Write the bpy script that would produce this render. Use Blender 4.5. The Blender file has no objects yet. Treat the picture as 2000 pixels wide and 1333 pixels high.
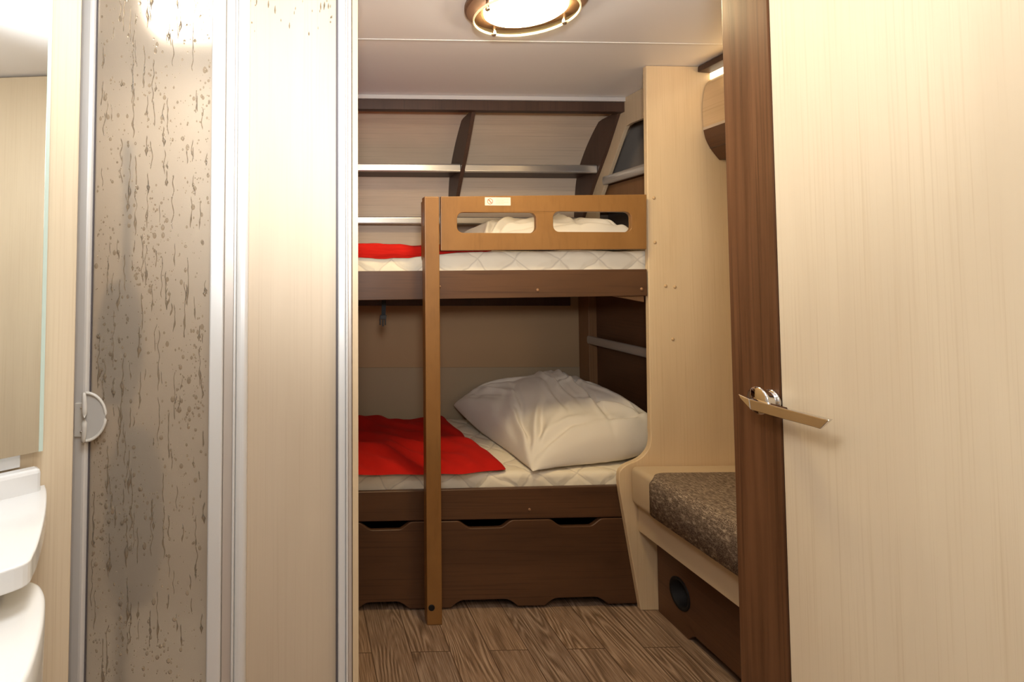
import bpy, bmesh, math, random
from mathutils import Vector, Matrix, noise
from mathutils.geometry import tessellate_polygon

random.seed(7)
C = bpy.context.scene
COL = C.collection

# ------------------------------------------------------------------ camera
F, CX, CY = 1125.0, 622.0, 485.0          # focal length and principal point in pixels of the 2000x1333 frame
cam_d = bpy.data.cameras.new('camera'); cam = bpy.data.objects.new('camera', cam_d); COL.objects.link(cam)
cam_d.sensor_fit = 'HORIZONTAL'; cam_d.sensor_width = 36.0
cam_d.lens = F/2000*36
cam_d.shift_x = (1000-CX)/2000
cam_d.shift_y = -(666.5-CY)/2000
cam_d.clip_start = 0.02
ROLL = 0.1
RM = (Matrix.Rotation(math.radians(-1.8), 4, 'Z') @ Matrix.Rotation(math.radians(90+2.5), 4, 'X') @ Matrix.Rotation(math.radians(ROLL), 4, 'Z'))
cam.matrix_world = Matrix.Translation((0, 0, 1.2)) @ RM
C.camera = cam
CP = Vector((0, 0, 1.2))

def ray(x, y):
    return (RM.to_3x3() @ Vector(((x-CX)/F, -(y-CY)/F, -1)))
def PY(x, y, Y): d = ray(x, y); return CP + d*(Y/d.y)
def PX(x, y, X): d = ray(x, y); return CP + d*(X/d.x)
def PZ(x, y, Z): d = ray(x, y); return CP + d*((Z-1.2)/d.z)

# ------------------------------------------------------------------ world, lights, exposure
w = bpy.data.worlds.new('world'); C.world = w; w.use_nodes = True
w.node_tree.nodes['Background'].inputs[0].default_value = (0.9, 0.95, 1, 1)
w.node_tree.nodes['Background'].inputs[1].default_value = 0.3
vs = C.view_settings
vs.view_transform = 'Standard'; vs.look = 'None'; vs.gamma = 1; vs.use_curve_mapping = False
vs.exposure = 0.14

def light(name, kind, loc, energy, color, size=0.1, rot=(0, 0, 0), size_y=None):
    d = bpy.data.lights.new(name, kind); o = bpy.data.objects.new(name, d); COL.objects.link(o)
    o.location = loc; o.rotation_euler = rot; d.energy = energy; d.color = color
    if kind == 'POINT': d.shadow_soft_size = size
    else:
        d.size = size
        if size_y: d.shape = 'RECTANGLE'; d.size_y = size_y
    return o
# added fills (camera, bathroom, living area, shower), the corridor lamp, the light strip on the locker
light('camera_side_fill', 'POINT', (0.03, -0.06, 1.62), 9.0, (1.0, 0.95, 0.91), 0.12)  # fill added above the camera; no known lamp hangs here
light('bathroom_top_fill', 'AREA', (-0.10, 0.40, 1.92), 7.5, (0.93, 0.97, 1.0), 0.35)  # cool area fill added under the bathroom ceiling
fl = light('added_flash', 'POINT', (0.02, -0.05, 1.42), 100.0, (0.93, 0.97, 1.0), 0.08)  # flash spot added to lift the ceiling and the near surfaces
fl.data.type = 'SPOT'; fl = bpy.data.lights['added_flash']; fl.spot_size = math.radians(92); fl.spot_blend = 1.0; fl.shadow_soft_size = 0.08
bpy.data.objects['added_flash'].rotation_euler = (Vector((0.35, 1.35, 1.95))-Vector((0.02, -0.05, 1.42))).to_track_quat('-Z', 'Y').to_euler()
light('living_side_fill', 'AREA', (1.45, 0.25, 1.45), 2.5, (1.0, 0.74, 0.42), 0.3, (math.radians(90), 0, 0))  # warm fill added on the unseen living area side
light('cubicle_fill', 'AREA', (-0.33, 1.62, 1.93), 4.0, (1.0, 0.93, 0.82), 0.18)  # added inside the cubicle to backlight the frosted panel
light('locker_strip_light', 'AREA', (1.47, 1.62, 1.875), 1.2, (1.0, 0.78, 0.45), 0.04, (0, math.radians(-20), 0), 0.8)

# ------------------------------------------------------------------ materials
def newmat(name):
    m = bpy.data.materials.new(name); m.use_nodes = True
    nt = m.node_tree; b = nt.nodes['Principled BSDF']
    return m, nt, b
def N(nt, t, **kw):
    n = nt.nodes.new(t)
    for k, v in kw.items(): setattr(n, k, v)
    return n
def plain(name, col, rough=0.5, metal=0.0, spec=0.5, coat=0.0):
    m, nt, b = newmat(name)
    b.inputs['Base Color'].default_value = (*col, 1); b.inputs['Roughness'].default_value = rough
    b.inputs['Metallic'].default_value = metal; b.inputs['Specular IOR Level'].default_value = spec
    b.inputs['Coat Weight'].default_value = coat
    return m
def ramp(nt, stops):
    r = N(nt, 'ShaderNodeValToRGB'); e = r.color_ramp.elements
    while len(e) < len(stops): e.new(0.5)
    for i, (p, c) in enumerate(stops): e[i].position = p; e[i].color = (*c, 1)
    return r
def mixc(nt, fac, a, b, mode='MIX'):
    m = N(nt, 'ShaderNodeMix', data_type='RGBA', blend_type=mode)
    for s, v in ((0, fac), (6, a), (7, b)):
        if hasattr(v, 'links') or hasattr(v, 'is_output'): nt.links.new(v, m.inputs[s])
        elif isinstance(v, (int, float)): m.inputs[s].default_value = v
        else: m.inputs[s].default_value = (*v, 1)
    return m.outputs[2]
def wood(name, c1, c2, c3, axis='Z', rough=0.45, fine=160, long=2.0, bump=0.05, broad=9, spec=0.4):
    """laminate with a grain that runs along axis: broad figure times fine pores"""
    m, nt, b = newmat(name); L = nt.links.new
    tc = N(nt, 'ShaderNodeTexCoord')
    def mp(s):
        n = N(nt, 'ShaderNodeMapping'); sc = {'X': (long, s, s), 'Y': (s, long, s), 'Z': (s, s, long)}[axis]
        n.inputs['Scale'].default_value = sc; L(tc.outputs['Object'], n.inputs[0]); return n
    n1 = N(nt, 'ShaderNodeTexNoise'); n1.inputs['Scale'].default_value = 1; n1.inputs['Detail'].default_value = 5; n1.inputs['Distortion'].default_value = 0.4
    L(mp(broad).outputs[0], n1.inputs[0])
    n2 = N(nt, 'ShaderNodeTexNoise'); n2.inputs['Scale'].default_value = 1; n2.inputs['Detail'].default_value = 3; n2.inputs['Roughness'].default_value = 0.7
    L(mp(fine).outputs[0], n2.inputs[0])
    r1 = ramp(nt, [(0.3, c1), (0.7, c2)]); L(n1.outputs[0], r1.inputs[0])
    r2 = ramp(nt, [(0.52, (0, 0, 0)), (0.72, (1, 1, 1))]); L(n2.outputs[0], r2.inputs[0])
    mm = N(nt, 'ShaderNodeMath', operation='MULTIPLY'); mm.inputs[1].default_value = 0.6; L(r2.outputs[0], mm.inputs[0])
    c = mixc(nt, mm.outputs[0], r1.outputs[0], c3)
    L(c, b.inputs['Base Color'])
    bp = N(nt, 'ShaderNodeBump'); bp.inputs['Strength'].default_value = bump; bp.inputs['Distance'].default_value = 0.002
    L(n2.outputs[0], bp.inputs['Height']); L(bp.outputs[0], b.inputs['Normal'])
    b.inputs['Roughness'].default_value = rough; b.inputs['Specular IOR Level'].default_value = spec
    return m

M = {}
M['pale'] = wood('pale_wood_laminate', (0.64, 0.47, 0.285), (0.70, 0.525, 0.325), (0.56, 0.39, 0.22), 'Z', 0.38)
M['door'] = wood('door_wood_laminate', (0.70, 0.57, 0.40), (0.75, 0.62, 0.44), (0.61, 0.47, 0.30), 'Z', 0.38, fine=260, broad=14)
M['paleX'] = wood('pale_wood_crosswise', (0.63, 0.48, 0.35), (0.72, 0.555, 0.41), (0.46, 0.33, 0.23), 'X', 0.5)
M['paleY'] = wood('pale_wood_lengthwise', (0.62, 0.46, 0.28), (0.68, 0.51, 0.32), (0.5, 0.34, 0.19), 'Y', 0.5)
M['stile'] = wood('pale_beige_stile', (0.52, 0.40, 0.26), (0.56, 0.43, 0.29), (0.42, 0.3, 0.18), 'Z', 0.5)
M['darkX'] = wood('walnut_crosswise', (0.070, 0.031, 0.014), (0.112, 0.050, 0.022), (0.035, 0.015, 0.008), 'X', 0.42)
M['darkY'] = wood('walnut_lengthwise', (0.085, 0.036, 0.016), (0.125, 0.054, 0.024), (0.045, 0.018, 0.009), 'Y', 0.42)
M['darkZ'] = wood('walnut_upright', (0.085, 0.034, 0.014), (0.165, 0.072, 0.032), (0.045, 0.018, 0.008), 'Z', 0.3, fine=220, broad=45, spec=0.5)
M['choc'] = wood('chocolate_wood', (0.055, 0.028, 0.018), (0.08, 0.04, 0.026), (0.03, 0.015, 0.01), 'Z', 0.45)
M['beech'] = wood('stained_beech', (0.225, 0.103, 0.028), (0.265, 0.125, 0.036), (0.20, 0.09, 0.024), 'Z', 0.38, fine=60, broad=12, long=8, bump=0.01)
M['sidebrown'] = wood('brown_side_board', (0.20, 0.095, 0.04), (0.24, 0.12, 0.05), (0.14, 0.06, 0.025), 'Z', 0.5)
M['panel'] = wood('shower_wood_panel', (0.58, 0.455, 0.32), (0.62, 0.49, 0.35), (0.54, 0.41, 0.285), 'Z', 0.55, fine=240, broad=14, bump=0.02)
M['white'] = plain('white_ceiling_board', (0.88, 0.86, 0.85), 0.45)
M['offwhite'] = plain('white_wall', (0.8, 0.8, 0.79), 0.5)
M['wall_fabric'] = plain('tan_lining', (0.40, 0.255, 0.135), 0.75)
M['wall_grey'] = plain('grey_beige_lining', (0.36, 0.27, 0.17), 0.8)
M['niche_grey'] = plain('grey_niche_lining', (0.34, 0.28, 0.23), 0.8)
M['ceramic'] = plain('white_plastic_basin', (0.74, 0.73, 0.71), 0.18, coat=0.3)
M['black'] = plain('black_plastic', (0.006, 0.006, 0.007), 0.6, spec=0.3)
M['gap'] = plain('dark_rubber', (0.03, 0.02, 0.015), 0.7)
M['chrome'] = plain('chrome', (0.78, 0.76, 0.75), 0.06, 1.0)
M['alu'] = plain('satin_aluminium', (0.84, 0.82, 0.79), 0.38, 0.35)
M['aluwarm'] = plain('warm_aluminium', (0.62, 0.54, 0.47), 0.4, 0.4)
M['alushelf'] = plain('polished_aluminium', (0.72, 0.70, 0.68), 0.28, 0.85)
M['handle_white'] = plain('cream_plastic', (0.74, 0.70, 0.63), 0.35)
M['cap'] = plain('tan_screw_cap', (0.50, 0.33, 0.17), 0.35)
M['capdark'] = plain('brown_screw_cap', (0.26, 0.13, 0.06), 0.35)
M['mirror'] = plain('mirror_silver', (0.93, 0.95, 0.93), 0.01, 1.0)
M['edge_alu'] = plain('dull_aluminium_edge', (0.50, 0.47, 0.44), 0.42, 0.6)
M['glassedge'] = plain('green_glass_edge', (0.55, 0.66, 0.58), 0.2)
M['shower_wall'] = plain('beige_shower_wall', (0.68, 0.59, 0.48), 0.4)
M['form_dark'] = plain('dark_form_plain', (0.035, 0.033, 0.03), 0.5)
M['tan'] = plain('tan_leather', (0.56, 0.43, 0.28), 0.6)
M['seal'] = plain('grey_rubber_seal', (0.10, 0.085, 0.09), 0.6)
M['piping'] = M['tan']

def emis(name, col, s):
    m, nt, b = newmat(name); b.inputs['Base Color'].default_value = (*col, 1)
    b.inputs['Emission Color'].default_value = (*col, 1); b.inputs['Emission Strength'].default_value = s; return m
M['lampglow'] = emis('lamp_diffuser_glow', (1.0, 0.86, 0.68), 84.0)
M['strip'] = emis('light_strip_glow', (1.0, 0.84, 0.55), 2.2)

def cloth(name, col, rough=0.9, noise_scale=400, bump=0.25, sheen=0.2, var=0.06):
    m, nt, b = newmat(name); L = nt.links.new
    tc = N(nt, 'ShaderNodeTexCoord')
    n = N(nt, 'ShaderNodeTexNoise'); n.inputs['Scale'].default_value = noise_scale; L(tc.outputs['Object'], n.inputs[0])
    n2 = N(nt, 'ShaderNodeTexNoise'); n2.inputs['Scale'].default_value = 7; L(tc.outputs['Object'], n2.inputs[0])
    c = mixc(nt, n2.outputs[0], tuple(v*(1-var) for v in col), tuple(min(1, v*(1+var)) for v in col))
    L(c, b.inputs['Base Color'])
    bp = N(nt, 'ShaderNodeBump'); bp.inputs['Strength'].default_value = bump; bp.inputs['Distance'].default_value = 0.0015
    L(n.outputs[0], bp.inputs['Height']); L(bp.outputs[0], b.inputs['Normal'])
    b.inputs['Roughness'].default_value = rough; b.inputs['Sheen Weight'].default_value = sheen
    b.inputs['Specular IOR Level'].default_value = 0.2
    return m
M['red'] = cloth('red_fleece', (0.47, 0.010, 0.005), 0.95, 500, 0.4, 0.0, 0.12)
M['linen'] = cloth('white_cotton', (0.74, 0.67, 0.575), 0.8, 900, 0.1, 0.1, 0.03)

def quilt(name, col, line):
    m, nt, b = newmat(name); L = nt.links.new
    tc = N(nt, 'ShaderNodeTexCoord'); hs = []
    nz = N(nt, 'ShaderNodeTexNoise'); nz.inputs['Scale'].default_value = 9; L(tc.outputs['Object'], nz.inputs[0])
    for s in (1, -1):
        sep = N(nt, 'ShaderNodeSeparateXYZ'); L(tc.outputs['Object'], sep.inputs[0])
        a = N(nt, 'ShaderNodeMath', operation='MULTIPLY'); a.inputs[1].default_value = 0.8*s; L(sep.outputs[1], a.inputs[0])
        z = N(nt, 'ShaderNodeMath', operation='MULTIPLY'); z.inputs[1].default_value = 1.3*s; L(sep.outputs[2], z.inputs[0])
        ad = N(nt, 'ShaderNodeMath', operation='ADD'); L(a.outputs[0], ad.inputs[0]); L(z.outputs[0], ad.inputs[1])
        ad2 = N(nt, 'ShaderNodeMath', operation='ADD'); L(ad.outputs[0], ad2.inputs[0]); L(sep.outputs[0], ad2.inputs[1])
        k = N(nt, 'ShaderNodeMath', operation='MULTIPLY_ADD'); k.inputs[1].default_value = 6.5; L(ad2.outputs[0], k.inputs[0]); 
        nn = N(nt, 'ShaderNodeMath', operation='MULTIPLY'); nn.inputs[1].default_value = 0.7; L(nz.outputs[0], nn.inputs[0]); L(nn.outputs[0], k.inputs[2])
        pp = N(nt, 'ShaderNodeMath', operation='PINGPONG'); pp.inputs[1].default_value = 0.5; L(k.outputs[0], pp.inputs[0])
        hs.append(pp.outputs[0])
    mn = N(nt, 'ShaderNodeMath', operation='MINIMUM'); L(hs[0], mn.inputs[0]); L(hs[1], mn.inputs[1])
    r = ramp(nt, [(0.0, line), (0.045, col)]); L(mn.outputs[0], r.inputs[0]); L(r.outputs[0], b.inputs['Base Color'])
    sm = N(nt, 'ShaderNodeMapRange', interpolation_type='SMOOTHSTEP'); sm.inputs[2].default_value = 0.22; L(mn.outputs[0], sm.inputs[0])
    nf = N(nt, 'ShaderNodeTexNoise'); nf.inputs['Scale'].default_value = 45; nf.inputs['Detail'].default_value = 4; L(tc.outputs['Object'], nf.inputs[0])
    ad = N(nt, 'ShaderNodeMath', operation='MULTIPLY_ADD'); ad.inputs[1].default_value = 0.35; L(nf.outputs[0], ad.inputs[0]); L(sm.outputs[0], ad.inputs[2])
    bp = N(nt, 'ShaderNodeBump'); bp.inputs['Strength'].default_value = 0.6; bp.inputs['Distance'].default_value = 0.005
    L(ad.outputs[0], bp.inputs['Height']); L(bp.outputs[0], b.inputs['Normal'])
    b.inputs['Roughness'].default_value = 0.85; b.inputs['Specular IOR Level'].default_value = 0.2
    return m
M['quilt'] = quilt('quilted_mattress_cover', (0.80, 0.71, 0.56), (0.62, 0.54, 0.43))

def tweed():
    m, nt, b = newmat('brown_tweed'); L = nt.links.new
    tc = N(nt, 'ShaderNodeTexCoord'); outs = []
    for sc in ((60, 520, 520), (520, 60, 120)):
        mp = N(nt, 'ShaderNodeMapping'); mp.inputs['Scale'].default_value = sc; L(tc.outputs['Object'], mp.inputs[0])
        n = N(nt, 'ShaderNodeTexNoise'); n.inputs['Scale'].default_value = 1; n.inputs['Detail'].default_value = 2; L(mp.outputs[0], n.inputs[0]); outs.append(n.outputs[0])
    mx = N(nt, 'ShaderNodeMath', operation='MAXIMUM'); L(outs[0], mx.inputs[0]); L(outs[1], mx.inputs[1])
    r = ramp(nt, [(0.44, (0.075, 0.050, 0.036)), (0.56, (0.20, 0.145, 0.105)), (0.74, (0.50, 0.40, 0.30))]); L(mx.outputs[0], r.inputs[0])
    L(r.outputs[0], b.inputs['Base Color'])
    bp = N(nt, 'ShaderNodeBump'); bp.inputs['Strength'].default_value = 0.5; bp.inputs['Distance'].default_value = 0.002
    L(mx.outputs[0], bp.inputs['Height']); L(bp.outputs[0], b.inputs['Normal'])
    b.inputs['Roughness'].default_value = 0.9; b.inputs['Specular IOR Level'].default_value = 0.2
    return m
M['tweed'] = tweed()

def planks():
    m, nt, b = newmat('oak_plank_vinyl'); L = nt.links.new
    tc = N(nt, 'ShaderNodeTexCoord')
    mp = N(nt, 'ShaderNodeMapping'); mp.inputs['Rotation'].default_value = (0, 0, math.radians(90)); mp.inputs['Location'].default_value = (0.07, 0.02, 0); L(tc.outputs['Object'], mp.inputs[0])
    br = N(nt, 'ShaderNodeTexBrick'); br.offset = 0.37; br.offset_frequency = 2; L(mp.outputs[0], br.inputs[0])
    br.inputs['Color1'].default_value = (0, 0, 0, 1); br.inputs['Color2'].default_value = (1, 1, 1, 1)
    br.inputs['Scale'].default_value = 1; br.inputs['Mortar Size'].default_value = 0.0016; br.inputs['Mortar Smooth'].default_value = 0.2
    br.inputs['Brick Width'].default_value = 0.9; br.inputs['Row Height'].default_value = 0.125
    off = N(nt, 'ShaderNodeVectorMath', operation='MULTIPLY'); L(br.outputs['Color'], off.inputs[0]); off.inputs[1].default_value = (3.7, 9.1, 0)
    ad = N(nt, 'ShaderNodeVectorMath', operation='ADD'); L(tc.outputs['Object'], ad.inputs[0]); L(off.outputs[0], ad.inputs[1])
    mp2 = N(nt, 'ShaderNodeMapping'); mp2.inputs['Scale'].default_value = (4.6, 0.5, 1); L(ad.outputs[0], mp2.inputs[0])
    n0 = N(nt, 'ShaderNodeTexNoise'); n0.inputs['Scale'].default_value = 1.5; n0.inputs['Detail'].default_value = 2; L(mp2.outputs[0], n0.inputs[0])
    k = N(nt, 'ShaderNodeMath', operation='MULTIPLY'); k.inputs[1].default_value = 24; L(n0.outputs[0], k.inputs[0])
    pp = N(nt, 'ShaderNodeMath', operation='PINGPONG'); pp.inputs[1].default_value = 0.5; L(k.outputs[0], pp.inputs[0])
    mp3 = N(nt, 'ShaderNodeMapping'); mp3.inputs['Scale'].default_value = (380, 9, 1); L(ad.outputs[0], mp3.inputs[0])
    n1 = N(nt, 'ShaderNodeTexNoise'); n1.inputs['Scale'].default_value = 1; n1.inputs['Detail'].default_value = 3; L(mp3.outputs[0], n1.inputs[0])
    mk = N(nt, 'ShaderNodeTexNoise'); mk.inputs['Scale'].default_value = 1.0; mk.inputs['Detail'].default_value = 0
    mp4 = N(nt, 'ShaderNodeMapping'); mp4.inputs['Scale'].default_value = (11, 3.2, 1); L(ad.outputs[0], mp4.inputs[0]); L(mp4.outputs[0], mk.inputs[0])
    mr_ = N(nt, 'ShaderNodeMapRange', interpolation_type='SMOOTHSTEP'); mr_.inputs[1].default_value = 0.44; mr_.inputs[2].default_value = 0.60; mr_.inputs[3].default_value = 0.22; mr_.inputs[4].default_value = 1.05; L(mk.outputs[0], mr_.inputs[0])
    ct = N(nt, 'ShaderNodeMath', operation='SUBTRACT'); L(pp.outputs[0], ct.inputs[0]); ct.inputs[1].default_value = 0.25
    m0 = N(nt, 'ShaderNodeMath', operation='MULTIPLY'); L(ct.outputs[0], m0.inputs[0]); L(mr_.outputs[0], m0.inputs[1])
    m1 = N(nt, 'ShaderNodeMath', operation='MULTIPLY_ADD'); L(m0.outputs[0], m1.inputs[0]); m1.inputs[1].default_value = 0.8; L(n1.outputs[0], m1.inputs[2])
    r = ramp(nt, [(0.30, (0.15, 0.093, 0.058)), (0.50, (0.26, 0.17, 0.113)), (0.72, (0.40, 0.285, 0.205))]); L(m1.outputs[0], r.inputs[0])
    hue = mixc(nt, br.outputs['Color'], (0.86, 0.86, 0.88), (1.08, 1.04, 0.98))
    c = mixc(nt, 1.0, r.outputs[0], hue, 'MULTIPLY')
    c2 = mixc(nt, br.outputs['Fac'], c, (0.09, 0.05, 0.03))
    L(c2, b.inputs['Base Color']); b.inputs['Roughness'].default_value = 0.42
    bp = N(nt, 'ShaderNodeBump'); bp.inputs['Strength'].default_value = 0.15; bp.inputs['Distance'].default_value = 0.001
    L(m1.outputs[0], bp.inputs['Height']); L(bp.outputs[0], b.inputs['Normal'])
    return m
M['floor'] = planks()

def frosted(name, body, mixf, rough):
    m, nt, b = newmat(name); L = nt.links.new
    out = nt.nodes['Material Output']
    tr = N(nt, 'ShaderNodeBsdfRefraction'); tr.inputs['Color'].default_value = (0.9, 0.86, 0.8, 1); tr.inputs['Roughness'].default_value = rough; tr.inputs['IOR'].default_value = 1.22
    b.inputs['Base Color'].default_value = (*body, 1); b.inputs['Roughness'].default_value = 0.42; b.inputs['Specular IOR Level'].default_value = 0.5
    tc = N(nt, 'ShaderNodeTexCoord'); n = N(nt, 'ShaderNodeTexNoise'); n.inputs['Scale'].default_value = 420; L(tc.outputs['Object'], n.inputs[0])
    bp = N(nt, 'ShaderNodeBump'); bp.inputs['Strength'].default_value = 0.35; bp.inputs['Distance'].default_value = 0.001; L(n.outputs[0], bp.inputs['Height']); L(bp.outputs[0], b.inputs['Normal'])
    mx = N(nt, 'ShaderNodeMixShader'); mx.inputs[0].default_value = mixf
    L(tr.outputs[0], mx.inputs[1]); L(b.outputs[0], mx.inputs[2]); L(mx.outputs[0], out.inputs[0])
    return m
M['frost'] = frosted('frosted_acrylic', (0.70, 0.60, 0.48), 0.36, 0.42)
def water():
    m, nt, b = newmat('water_drops'); 
    b.inputs['Base Color'].default_value = (0.60, 0.50, 0.38, 1); b.inputs['Transmission Weight'].default_value = 0.75
    b.inputs['IOR'].default_value = 1.33; b.inputs['Roughness'].default_value = 0.03
    return m
M['water'] = water()
def clearglass():
    m, nt, b = newmat('clear_glass'); out = nt.nodes['Material Output']
    g = N(nt, 'ShaderNodeBsdfGlossy'); g.inputs['Roughness'].default_value = 0.03
    t = N(nt, 'ShaderNodeBsdfTransparent'); t.inputs['Color'].default_value = (0.93, 0.90, 0.76, 1)
    mx = N(nt, 'ShaderNodeMixShader'); mx.inputs[0].default_value = 0.06
    nt.links.new(t.outputs[0], mx.inputs[1]); nt.links.new(g.outputs[0], mx.inputs[2]); nt.links.new(mx.outputs[0], out.inputs[0])
    return m
M['glass'] = clearglass()

# ------------------------------------------------------------------ mesh helpers
def link(name, bm, mat, parent=None, smooth=False, bevel=0.0, seg=2, sub=0, angle=35):
    me = bpy.data.meshes.new(name)
    bmesh.ops.recalc_face_normals(bm, faces=bm.faces)
    if parent is not None:
        bmesh.ops.translate(bm, verts=bm.verts, vec=-wloc(parent))
    bm.to_mesh(me); bm.free()
    o = bpy.data.objects.new(name, me); COL.objects.link(o)
    if isinstance(mat, str): mat = M[mat]
    me.materials.append(mat)
    if parent is not None: o.parent = parent
    if smooth:
        for p in me.polygons: p.use_smooth = True
    if bevel:
        b = o.modifiers.new('bevel', 'BEVEL'); b.width = bevel; b.segments = seg; b.limit_method = 'ANGLE'; b.angle_limit = math.radians(angle)
        b.harden_normals = False
    if sub:
        s = o.modifiers.new('subdivision', 'SUBSURF'); s.levels = sub; s.render_levels = sub
    return o
def wloc(o):
    v = Vector((0, 0, 0))
    while o is not None: v += o.location; o = o.parent
    return v
def thing(name, label, cat, loc=(0, 0, 0), group=None):
    o = bpy.data.objects.new(name, None); COL.objects.link(o); o.location = loc; o.empty_display_size = 0.1
    o['label'] = label; o['category'] = cat
    if group: o['group'] = group
    return o
def tag(o, label, cat, group=None):
    o['label'] = label; o['category'] = cat
    if group: o['group'] = group
    return o
def struct(o): o['kind'] = 'structure'; return o
def box(x0, x1, y0, y1, z0, z1, bm=None):
    bm = bm or bmesh.new()
    v = [bm.verts.new((x, y, z)) for x in (x0, x1) for y in (y0, y1) for z in (z0, z1)]
    for f in ((0, 1, 3, 2), (4, 6, 7, 5), (0, 4, 5, 1), (2, 3, 7, 6), (0, 2, 6, 4), (1, 5, 7, 3)):
        bm.faces.new([v[i] for i in f])
    return bm
def prism(loops, axis, t0, t1, bm=None):
    """extrude 2D loops (first = outline, others = holes) along axis; 2D coords are the two other axes in order"""
    bm = bm or bmesh.new()
    def mk(a, b, t):
        return {'X': (t, a, b), 'Y': (a, t, b), 'Z': (a, b, t)}[axis]
    tris = tessellate_polygon([[Vector((p[0], p[1], 0)) for p in lp] for lp in loops])
    vv = []
    for t in (t0, t1):
        vs_ = []
        for lp in loops: vs_ += [bm.verts.new(mk(p[0], p[1], t)) for p in lp]
        vv.append(vs_)
    if len(loops) == 1 :
        for vs_ in vv:
            try: bm.faces.new(vs_)
            except ValueError: pass
    else:
        for vs_ in vv:
            for t in tris:
                try: bm.faces.new([vs_[i] for i in t])
                except ValueError: pass
    k = 0
    for lp in loops:
        n = len(lp)
        for i in range(n):
            a, b = k+i, k+(i+1) % n
            bm.faces.new((vv[0][a], vv[0][b], vv[1][b], vv[1][a]))
        k += n
    return bm
def rrect(x0, x1, z0, z1, r, n=6):
    pts = []
    for cx, cz, a0 in ((x1-r, z1-r, 0), (x0+r, z1-r, 90), (x0+r, z0+r, 180), (x1-r, z0+r, 270)):
        for i in range(n+1):
            a = math.radians(a0+90*i/n); pts.append((cx+r*math.cos(a), cz+r*math.sin(a)))
    return pts
def smoothline(pts, n=8, closed=False):
    """Catmull-Rom through points"""
    out = []; m = len(pts)
    for i in range(m if closed else m-1):
        p = [Vector(pts[(i+k) % m]) if closed else Vector(pts[min(max(i+k, 0), m-1)]) for k in (-1, 0, 1, 2)]
        for j in range(n):
            t = j/n
            out.append(0.5*((2*p[1])+(p[2]-p[0])*t+(2*p[0]-5*p[1]+4*p[2]-p[3])*t*t+(3*p[1]-p[0]-3*p[2]+p[3])*t**3))
    if not closed: out.append(Vector(pts[-1]))
    return out
def tube(pts, r, seg=12, bm=None, cap=True):
    bm = bm or bmesh.new(); pts = [Vector(p) for p in pts]; rings = []
    rr = r if isinstance(r, (list, tuple)) else [r]*len(pts)
    up = None
    for i, p in enumerate(pts):
        d = (pts[min(i+1, len(pts)-1)]-pts[max(i-1, 0)]).normalized()
        if up is None: up = Vector((0, 0, 1)) if abs(d.z) < 0.9 else Vector((1, 0, 0))
        a = d.cross(up).normalized(); b = d.cross(a).normalized(); up = -b if False else up
        rings.append([bm.verts.new(p+rr[i]*(a*math.cos(2*math.pi*k/seg)+b*math.sin(2*math.pi*k/seg))) for k in range(seg)])
    for i in range(len(rings)-1):
        for k in range(seg):
            bm.faces.new((rings[i][k], rings[i][(k+1) % seg], rings[i+1][(k+1) % seg], rings[i+1][k]))
    if cap: bm.faces.new(rings[0]); bm.faces.new(rings[-1])
    return bm
def lathe(profile, center, axis=(0, 0, 1), seg=48, bm=None):
    """profile = [(radius, height)] spun about axis through center"""
    bm = bm or bmesh.new(); ax = Vector(axis).normalized()
    a = ax.orthogonal().normalized(); b = ax.cross(a); c = Vector(center); rings = []
    for r, h in profile:
        if r < 1e-6: rings.append([bm.verts.new(c+ax*h)])
        else: rings.append([bm.verts.new(c+ax*h+r*(a*math.cos(2*math.pi*k/seg)+b*math.sin(2*math.pi*k/seg))) for k in range(seg)])
    for i in range(len(rings)-1):
        p, q = rings[i], rings[i+1]
        for k in range(seg):
            k2 = (k+1) % seg
            if len(p) == 1 and len(q) == 1: continue
            if len(p) == 1: bm.faces.new((p[0], q[k], q[k2]))
            elif len(q) == 1: bm.faces.new((p[k], p[k2], q[0]))
            else: bm.faces.new((p[k], p[k2], q[k2], q[k]))
    return bm
def cap_button(name, p, n, mat, parent, r=0.006):
    bm = lathe([(0, 0.004), (r*0.6, 0.0034), (r, 0.0012), (r, -0.001), (0, -0.001)], p, n, 20)
    return link(name, bm, mat, parent, smooth=True)

# ------------------------------------------------------------------ key planes
DY = 2.07          # plane of the bunk fronts and of the end panel
CEIL = 1.975
XS = PY(1129.5, 650, 2.92).x          # side wall by the bunks
BY = 2.92          # back wall

# ------------------------------------------------------------------ setting
struct(link('floor', box(-1.2, 2.0, -1.2, 3.1, -0.03, 0), 'floor'))
bm = box(-1.2, 2.0, -1.2, 1.868, CEIL, CEIL+0.03)
struct(link('ceiling', box(-1.2, 2.0, 1.872, 3.1, CEIL, CEIL+0.03, bm), 'white'))
struct(link('trim_1', box(-0.62, 1.6, 1.865, 1.875, CEIL-0.0015, CEIL+0.004), plain('seam_strip', (0.8, 0.78, 0.74), 0.4)))
# back wall: flat below, curving forward above the upper bunk
curve = [(2.92, 1.04), (2.92, 1.40), (2.905, 1.58), (2.875, 1.70), (2.80, 1.80), (2.71, 1.88), (2.62, 1.94), (2.56, CEIL)]
cv = [(2.92, -0.0)]+[(p[0], p[1]) for p in smoothline([Vector((a, b, 0)) for a, b in curve], 5)]+[(3.02, CEIL), (3.02, 0)]
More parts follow.
